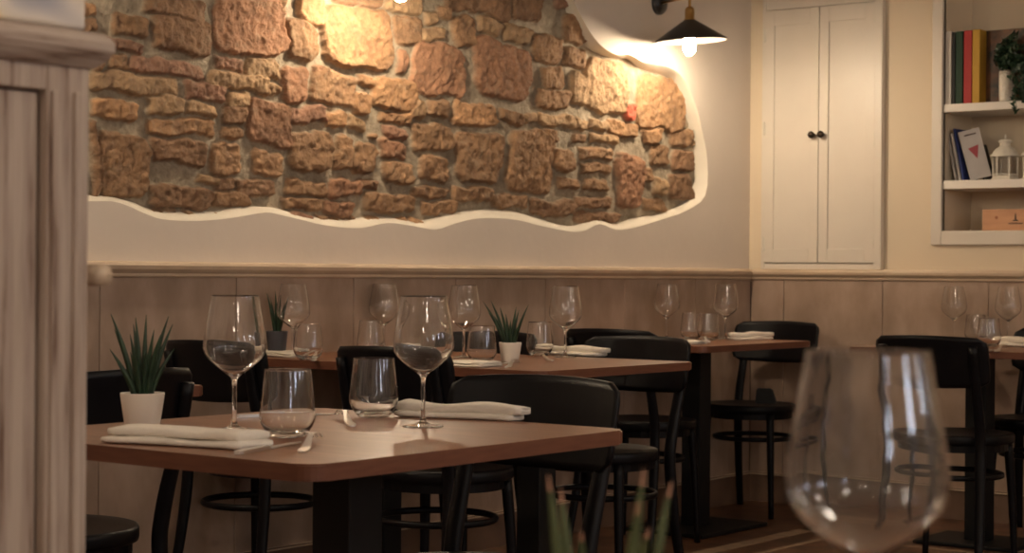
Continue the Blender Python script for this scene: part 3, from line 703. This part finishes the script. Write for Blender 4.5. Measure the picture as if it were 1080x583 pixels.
for i, (a, b, lb) in enumerate(W_):
    p = pz(a, b, .75) if b > 1 else pxx(a, 370, b); loc = (p.x, p.y, TZ)
    if i == 0: wg.location = loc; wg['label'] = lb
    else: dup(wg, lb, loc)
p = pd(915, 400, 1.2); fg = dup(wg, 'very large blurred wine glass in the right foreground', (p.x, p.y, TZ-.007))
tm = make_tumbler()
T_ = [(303,461,'tumbler at the front of the nearest table, beside the cutlery'),
 (394,440,'tumbler left of the right wine glass on the nearest table'),
 (325,.33,'tumbler right of the dark pot plant on the left middle table'),
 (391,.20,'tumbler at the far side of the left middle table, by its far wine glass'),
 (508,382,'tumbler left of the white pot plant on the middle table'),
 (569,375,'tumbler right of the white pot plant on the middle table'),
 (729,.22,'left tumbler on the far corner table'),
 (747,.31,'right tumbler on the far corner table'),
 (1043,366,'front tumbler on the right-hand table'),
 (1029,360,'tumbler behind the chair corner on the right-hand table')]
for i, (a, b, lb) in enumerate(T_):
    p = pz(a, b, .75) if b > 1 else pxx(a, 370, b); loc = (p.x, p.y, TZ)
    if i == 0: o = tm
    else: o = tm.copy(); C.objects.link(o)
    o.location = loc; tag(o, lb, 'tumbler', 'short water tumblers')
# ------------------------------------------------------------------ potted plants
def leafmesh(bm, base, tip, w, bend, up, mi_tip=False):
    base, tip = Vector(base), Vector(tip); n = 8; ax = tip-base
    side = ax.cross(up).normalized(); nor = side.cross(ax).normalized(); rows = []
    for k in range(n+1):
        s = k/n; c = base+ax*s+Vector((0,0,-bend*math.sin(s*PI)))*.0 + Vector((ax.x, ax.y, 0))*(-bend*math.sin(s*PI))
        ww = w*(1-s**2.2)*(0.75+.5*math.sin(min(1, s*1.4)*PI*.5)) + .0004
        rows.append([bm.verts.new(c-side*ww), bm.verts.new(c+nor*ww*.35), bm.verts.new(c+side*ww), bm.verts.new(c-nor*ww*.45)])
    for a, b in zip(rows, rows[1:]):
        for i in range(4):
            f = bm.faces.new((a[i], a[(i+1)%4], b[(i+1)%4], b[i]))
            if mi_tip and b is rows[-1]: f.material_index = 1
    bm.faces.new(rows[0]); bm.faces.new(rows[-1][::-1])
def plant(loc, label, potm, R, H, leaves, bs=.22, leafm='leaf', w=.0044):
    t = thing('potted_plant', label, 'plant', loc, 0, 'small potted succulents')
    bm = bmesh.new(); lathe(bm, [(0,0),(R*.74,0),(R*.78,.003),(R,H-.002),(R*.99,H),(R*.93,H),(R*.90,H-.010),(0,H-.010)], 36); obj('pot', bm, M[potm], t, smooth=False)
    for pz_ in t.children[0].data.polygons: pz_.use_smooth = True
    bm = bmesh.new(); lathe(bm, [(0,H-.0105),(R*.88,H-.0105),(R*.88,H-.008),(0,H-.004)], 24); obj('soil', bm, M['soil'], t)
    for (dx, dz, dep) in leaves:   # offsets in the picture's right / up / away directions
        rt = Vector((math.cos(YAW), math.sin(YAW), 0)); fw_ = Vector((-math.sin(YAW), math.cos(YAW), 0))
        b = rt*dx*bs+fw_*dep*.25+Vector((0,0,H-.011)); tp = rt*dx+fw_*dep+Vector((0,0,H+dz))
        bm = bmesh.new(); leafmesh(bm, b, tp, w, .12, Vector((.6,-.8,0)) if abs(dx) < .02 else fw_, leafm == 'leafb'); obj('leaf', bm, [M[leafm], M['tip']], t, smooth=True)
    return t
def px_leaves(c, ytop, tips, f): return [((x-c)*f, (ytop-y)*f, d) for x, y, d in tips]
p = pz(150, 452, .75); f = (p-CAM).dot(Vector((-math.sin(YAW), math.cos(YAW), 0)))/F_PX
tips = [(116,329,.0),(117,345,.02),(118,366,-.02),(133,370,.03),(141,333,.01),(139,350,-.02),(151,330,.02),(163,345,-.01),(177,331,.0),(178,340,.03),(172,350,-.03),(158,362,-.03),(127,380,-.03),(145,365,-.035),(181,366,.02),(136,340,.03),(168,372,-.02)]
plant((p.x, p.y, TZ), 'spiky green succulent in a white pot on the nearest table', 'porcelain', .0375, .061, px_leaves(150, 412, tips, f))
p = pz(538, 382, .75); f = (p-CAM).dot(Vector((-math.sin(YAW), math.cos(YAW), 0)))/F_PX
tips = [(509,315,.0),(517,314,.02),(527,321,-.02),(544,320,0),(547,324,.02),(557,318,0),(552,330,-.03),(521,330,-.03),(538,335,-.02),(514,326,.03),(533,328,.03),(549,336,.0)]
plant((p.x, p.y, TZ), 'spiky succulent in a white pot on the middle table', 'porcelain', .034, .060, px_leaves(538, 358, tips, f))
p = pxx(292, 368, .065); p.z = .75; f = (p-CAM).dot(Vector((-math.sin(YAW), math.cos(YAW), 0)))/F_PX
tips = [(281,308,0),(284,314,.02),(290,306,.0),(296,310,-.02),(300,318,0),(303,312,.02),(287,325,-.02),(298,328,-.02),(293,318,.03)]
plant((p.x, p.y, TZ), 'spiky succulent in a dark grey pot on the left middle table', 'greypot', .035, .078, px_leaves(292, 348, tips, f))
p = pd(632, 500, 1.27); f = 1.27/F_PX
tips = [(578,497,.0),(592,515,.02),(679,490,0),(672,520,-.02),(711,507,.02),(612,552,-.02),(683,548,-.02)]
pl = plant((p.x, p.y, TZ-.007), 'blurred green shoots rising at the bottom edge, in the foreground', 'porcelain', .048, .058, px_leaves(632, 620, tips, f), bs=.72, leafm='leafb', w=.0033)
# ------------------------------------------------------------------ napkins
def napkin(pa, pb, w, label, h=.011, rolled=False, seed=1, group='folded white napkins'):
    A, B = pz(*pa, .75), pz(*pb, .75); ax = B-A; L = ax.length; ang = math.atan2(ax.y, ax.x)
    rr = random.Random(seed); bm = bmesh.new(); nx, nc = 22, 16
    ph1, ph2 = rr.uniform(0,6), rr.uniform(0,6)
    layers = [(0, h*.48, w, 0, 0, L), (h*.46, h*.6, w*.86, w*.05, L*.03, L*.95)] if not rolled else [(0, h*.5, w*.9, 0, L*.02, L*.93), (h*.42, h*.75, w*.72, w*.02, 0, L)]
    for (zb, th, ww, oy, x0_, l_) in layers:
        rings = []
        for i in range(nx+1):
            s = i/nx; x = x0_+l_*s; wv = 1+.05*math.sin(s*7+ph1)+.03*math.sin(s*17+ph2)
            skew = .006*math.sin(s*5+ph2); tz = th*(1+.14*math.sin(s*9+ph1+oy*99))
            endc = .88 if i in (0, nx) else 1
            ring = []
            for k in range(nc):
                a = 2*PI*k/nc; cx_, sx_ = math.cos(a), math.sin(a)
                yy_ = (abs(cx_)**.3)*(1 if cx_ > 0 else -1)*ww/2*wv*endc; zz_ = (abs(sx_)**.7)*(1 if sx_ > 0 else -1)*tz/2*(.8 if endc < 1 else 1)
                xx_ = x + (.008*math.sin(yy_*60+ph1)*(1 if i in (0,nx) else .3))
                ring.append(bm.verts.new((xx_, yy_+oy+skew, max(0, zb+tz/2+zz_+.0012*math.sin(yy_*90+x*40)*(zz_ > 0)))))
            rings.append(ring)
        for a, b in zip(rings, rings[1:]):
            for k in range(nc): bm.faces.new((a[k], a[(k+1)%nc], b[(k+1)%nc], b[k]))
        bm.faces.new(rings[0][::-1]); bm.faces.new(rings[-1])
    o = obj('napkin', bm, M['cloth'], smooth=True); o.location = (A.x, A.y, TZ); o.rotation_euler = (0,0,ang)
    tag(o, label, 'napkin', group); return o
napkin((124,465),(272,473),.085,'folded white napkin at the left of the nearest table, before the pot plant',h=.024,seed=2)
napkin((421,438),(551,444),.065,'rolled white napkin at the right of the nearest table',h=.024,rolled=True,seed=3)
napkin((272,374),(318,377),.09,'folded white napkin beside the dark pot plant on the left middle table',h=.016,seed=4)
napkin((410,371),(440,371),.07,'white napkin at the far side of the left middle table',h=.018,seed=5)
napkin((474,385),(517,387),.12,'folded white napkin at the near edge of the middle table, under its left glass',h=.014,seed=6)
napkin((568,373),(640,376),.08,'rolled white napkin behind the right glass of the middle table',h=.026,rolled=True,seed=7)
napkin((698,361),(740,363),.10,'flat white napkin at the left of the far corner table',h=.012,seed=8)
napkin((774,359),(812,358),.07,'rolled white napkin at the right of the far corner table',h=.028,rolled=True,seed=9)
napkin((1052,364),(1086,366),.10,'white napkin on the right-hand table, cut by the frame edge',h=.03,rolled=True,seed=10)
# ------------------------------------------------------------------ cutlery
def extr(bm, outline, bend, th=.0018):
    a = [bm.verts.new((x, y, bend(x))) for x, y in outline]; b = [bm.verts.new((x, y, bend(x)+th)) for x, y in outline]
    bm.faces.new(a[::-1]); bm.faces.new(b); n = len(a)
    for k in range(n): bm.faces.new((a[k], a[(k+1)%n], b[(k+1)%n], b[k]))
def fork_bm():
    bm = bmesh.new(); up = [(0,.004),(.02,.0085),(.06,.007),(.12,.0035),(.135,.0045),(.15,.011)]
    out = up[:]
    for k in range(4):   # tines
        y1_ = .011-k*.0065; y2_ = y1_-.0030
        out += [(.195,y1_),(.1955,y2_)]
        if k < 3: out += [(.158,y2_),(.158,y2_-.0035)]
    out += [(x,-y) for x, y in up[::-1]]
    # handle then head built from quads to keep faces convex
    hs = [(0,.004),(.02,.0085),(.06,.007),(.12,.0035),(.135,.0045),(.15,.0112),(.158,.0115)]
    bend = lambda x: .0015+.015*math.sin(max(0, (x-.06)/.135)*PI*.9)*(1 if x < .17 else 1) if x > .06 else .0015*(x/.06)+.0002
    for (xa, ya), (xb, yb) in zip(hs, hs[1:]): extr(bm, [(xa,-ya),(xb,-yb),(xb,yb),(xa,ya)], bend, .0026)
    for k in range(4):
        yc = .0098-k*.0065; xs_ = [.158,.170,.182,.195]
        for xa, xb in zip(xs_, xs_[1:]): extr(bm, [(xa,yc-.0014),(xb,yc-.0013),(xb,yc+.0013),(xa,yc+.0014)], bend)
    return bm
def knife_bm():
    bm = bmesh.new(); hs = [(0,.005),(.01,.0085),(.06,.0065),(.10,.0055),(.105,.008),(.15,.0095),(.19,.008),(.208,.003),(.212,.0006)]
    for (xa, ya), (xb, yb) in zip(hs, hs[1:]): extr(bm, [(xa,-ya*.7),(xb,-yb*.7),(xb,yb),(xa,ya)], lambda x: .0004, .0055 if xa < .1 else .002)
    return bm
fk = obj('fork', fork_bm(), M['steel'], smooth=False); kn = obj('knife', knife_bm(), M['steel'])
used = {}
def cut(src, pa, pb, label, cat, dz=0):
    A, B = pz(*pa, .75), pz(*pb, .75); ang = math.atan2(B.y-A.y, B.x-A.x)
    if src.name in used: o = src.copy(); C.objects.link(o)
    else: o = src; used[src.name] = 1
    o.location = (A.x, A.y, TZ+dz); o.rotation_euler = (0,0,ang); tag(o, label, cat, 'steel cutlery'); return o
cut(kn,(250,480),(345,462),'table knife before the front tumbler on the nearest table','knife')
cut(fk,(318,478),(362,441),'fork right of the front tumbler on the nearest table, tines away','fork')
cut(fk,(372,450),(336,425),'fork behind the front tumbler on the nearest table, by the rear tumbler','fork')
cut(kn,(246,441),(300,439),'table knife behind the left wine glass on the nearest table','knife')
cut(kn,(322,379),(370,367),'knife right of the near napkin on the left middle table','knife')
cut(fk,(330,381),(352,368),'fork near the tumbler on the left middle table','fork')
cut(fk,(378,375),(350,371),'fork towards the far setting of the left middle table','fork')
cut(kn,(519,386),(566,378),'knife before the white pot plant on the middle table','knife')
cut(fk,(534,388),(562,379),'fork before the white pot plant on the middle table','fork')
cut(fk,(583,381),(555,376),'fork beside the right tumbler on the middle table','fork')
cut(kn,(735,361),(762,356),'knife on the far corner table before its tumblers','knife')
cut(fk,(748,361),(732,357),'fork on the far corner table by the flat napkin','fork')
cut(kn,(1040,371),(1075,366),'knife on the right-hand table before the front tumbler','knife')
cut(fk,(1050,371),(1068,367),'fork on the right-hand table beside its knife','fork')
# ------------------------------------------------------------------ small item on the corner chair seat
a = pz(806,425,.472); b = pz(822,425,.472)
bm = bmesh.new(); hh_ = .065
for sgn in (0,): 
    lo = [(-.045,-.03),( .045,-.03),(.045,.03),(-.045,.03)]; up = [(-.040,-.02),(.025,-.02),(.025,.02),(-.040,.02)]
    A_ = [bm.verts.new((x,y,0)) for x,y in lo]; B_ = [bm.verts.new((x,y,hh_)) for x,y in up]; bm.faces.new(A_[::-1]); bm.faces.new(B_)
    for k in range(4): bm.faces.new((A_[k],A_[(k+1)%4],B_[(k+1)%4],B_[k]))
bmesh.ops.bevel(bm, geom=bm.edges[:], offset=.005, segments=2, affect='EDGES')
o = obj('small_case', bm, M['blackm']); o.location = (.33,-.42,.472); o.rotation_euler = (0,0,.45); tag(o, 'small dark case lying on the seat of the far corner chair', 'case')
# ------------------------------------------------------------------ wall sconces
LY, LZ, LA = -.78, 1.924, -.47
def make_sconce():
    A = .258
    t = thing('wall_sconce', 'lit conical black wall lamp on a brass arm at the right end of the stonework', 'wall lamp', (0, LY, LZ+.23), LA, 'conical wall lamps over the stonework')
    RX90 = Matrix.Rotation(PI/2, 4, 'Y')
    bm = bmesh.new(); lathe(bm, [(0,0),(.048,0),(.048,.012),(.040,.024),(.022,.032),(0,.034)], 28, mat=Matrix.Rotation(-LA, 4, 'Z') @ RX90); obj('wall_rose', bm, M['shade'], t, smooth=True)
    bm = bmesh.new(); tube(bm, [(.03,0,0),(A,0,-.004)], .006, 10)
    lathe(bm, [(0,-.014),(.011,-.010),(.013,0),(.011,.010),(0,.014)], 14, mat=Matrix.Translation((A,0,-.004)))
    tube(bm, [(A,0,-.01),(A,0,-.052)], .006, 10); obj('arm', bm, M['brass'], t, smooth=True)
    bm = bmesh.new(); lathe(bm, [(0,-.045),(.012,-.047),(.018,-.055),(.0195,-.062),(.0195,-.095),(.024,-.098),(.024,-.104),(0,-.104)], 20, cen=(A,0)); obj('lamp_holder', bm, M['brass'], t, smooth=True)
    Tm = Matrix.Translation((A,0,-.104)) @ Matrix.Rotation(math.radians(4), 4, 'X')
    bm = bmesh.new(); lathe(bm, [(.022,.006),(.030,0),(.145,-.074),(.150,-.082),(.148,-.083)], 48, mat=Tm)
    sh_ = obj('lamp_shade', bm, M['shade'], t, smooth=True)
    bm = bmesh.new(); lathe(bm, [(.1475,-.083),(.142,-.076),(.028,-.003),(.020,-.001),(0,-.001)], 48, mat=Tm); obj('shade_lining', bm, M['shade_in'], sh_, smooth=True)
    bm = bmesh.new(); lathe(bm, [(0,-.102),(.012,-.104),(.014,-.125),(.018,-.150),(.023,-.180),(.026,-.205),(.025,-.222),(.018,-.236),(.009,-.243),(0,-.245)], 20, cen=(A,0)); obj('bulb', bm, M['bulb'], t, smooth=True)
    return t
sc = make_sconce()
dup(sc, 'lit wall lamp above the middle of the stonework, only its bulb in frame', (0, -2.58, LZ+.23))
dup(sc, 'unseen lit wall lamp added above the frame to light the left stonework', (0, -4.42, LZ+.23))  # repeat of the sconce, unseen, added to light the left stones
# ------------------------------------------------------------------ distressed cupboard at left
Xc = 2.73; Ye = -6.078; ZT = 1.20
e_px = lambda px, d: pd(px, 300, d)
dc = thing('distressed_cupboard', 'distressed whitewashed wooden cupboard filling the left foreground', 'cupboard', (Xc, Ye, 0))
bm = bmesh.new(); box(bm, (-.46,-1.0,0), (-.028,-.02,1.228)); obj('body', bm, M['distressed'], dc)
bm = bmesh.new(); pw = .054
box(bm, (-.028,-pw,0), (0,0,1.228), .003); box(bm, (-.028,-.99,0), (0,-.85,1.228), .003)
box(bm, (-.028,-.85,1.20), (-.001,-pw,1.228), .002)
box(bm, (-.028,-pw+.004,.05), (.005,-pw+.012,1.20), .002); box(bm, (-.028,-.022,.05), (.005,-.012,1.20), .002)
obj('frame', bm, M['distressed'], dc)
for k, (a, b) in enumerate(((-.497,-pw-.004),(-.846,-.501))):
    bm = bmesh.new(); box(bm, (-.026,a,.08), (-.010,b,1.198), .002); box(bm, (-.012,a+.06,.16), (-.004,b-.06,1.09), .004)
    obj('door', bm, M['distressed'], dc)
bm = bmesh.new(); cor = [(-.02,1.226),(.004,1.226),(.009,1.231),(.015,1.238),(.018,1.244),(.018,1.252),(.014,1.259),(.006,1.263),(-.02,1.265)]
def cornice(bm, prof, xb):
    # wraps the front (+X) and the far end (+Y)
    rows = []
    for o_, z in prof: rows.append([bm.verts.new((xb, o_, z)), bm.verts.new((o_, o_, z)), bm.verts.new((o_, -1.0, z))])
    n = len(rows)
    for i in range(n):
        a, b = rows[i], rows[(i+1)%n]
        for k in range(2): bm.faces.new((a[k], a[k+1], b[k+1], b[k]))
cornice(bm, cor, -.46); box(bm, (-.46,-1.0,1.226), (-.005,-.005,1.264)); obj('cornice', bm, M['distressed_h'], dc)
wm = [(-.02,1.000),(.018,1.000),(.030,1.004),(.036,1.012),(.036,1.018),(.030,1.026),(-.02,1.028)]
bm = bmesh.new(); tube(bm, smooth_path([(-.42,.027,1.014),(-.1,.027,1.014),(-.008,.027,1.014)], 4), .0118, 14); box(bm, (-.42,-.021,1.006), (-.03,.02,1.022), .002)
obj('side_moulding', bm, M['rail'], dc, smooth=True)
# thing on top of the cupboard
q = pd(85, 20, 1.96)
bm = bmesh.new(); box(bm, (-.30,-.42,0), (0,0,.26), .004)
bx_ = obj('storage_box', bm, M['art']); bx_.location = (Xc-.004, Ye-.002, 1.2655)
tag(bx_, 'pale box with yellow and grey swirls on top of the distressed cupboard', 'box')
# ------------------------------------------------------------------ unseen globe pendants, added for warm fill and glints in the glasses
def make_fill_pendant():
    t = thing('fill_pendant', 'unseen glowing globe pendant added out of view for warm fill and glints', 'fill lamp', group='added globe pendants out of view')
    bm = bmesh.new(); lathe(bm, [(0,0),(.05,0),(.05,-.02),(0,-.025)], 20); obj('ceiling_rose', bm, M['brass'], t)
    bm = bmesh.new(); tube(bm, [(0,0,-.02),(0,0,-.67)], .003, 6); obj('cord', bm, M['blackm'], t)
    bm = bmesh.new(); bmesh.ops.create_uvsphere(bm, u_segments=20, v_segments=12, radius=.095); bmesh.ops.translate(bm, verts=bm.verts, vec=(0,0,-.75)); obj('globe', bm, M['globe'], t, smooth=True)
    return t
cl = None
for x, y in ((2.4,-7.4),(4.4,-5.4),(5.5,-7.2),(3.3,-3.4),(5.2,-3.4),(3.4,-9.0),(5.4,-9.0),(5.5,-5.2),(1.6,-9.0),(5.9,-1.6)):
    if cl is None: cl = make_fill_pendant(); cl.location = (x, y, RH)
    else: dup(cl, cl['label'], (x, y, RH))
# ------------------------------------------------------------------ world / view
w = bpy.data.worlds.new('world'); bpy.context.scene.world = w; w.use_nodes = True
w.node_tree.nodes['Background'].inputs[0].default_value = (.55,.62,.75,1); w.node_tree.nodes['Background'].inputs[1].default_value = .3
sc_ = bpy.context.scene
sc_.view_settings.view_transform = 'Standard'; sc_.view_settings.look = 'None'; sc_.view_settings.gamma = 1; sc_.view_settings.use_curve_mapping = False
sc_.view_settings.exposure = 0.66
sc_.cycles.max_bounces = 14; sc_.cycles.transmission_bounces = 12; sc_.cycles.glossy_bounces = 6; sc_.cycles.diffuse_bounces = 4
sc_.cycles.sample_clamp_indirect = 60; sc_.cycles.use_denoising = True
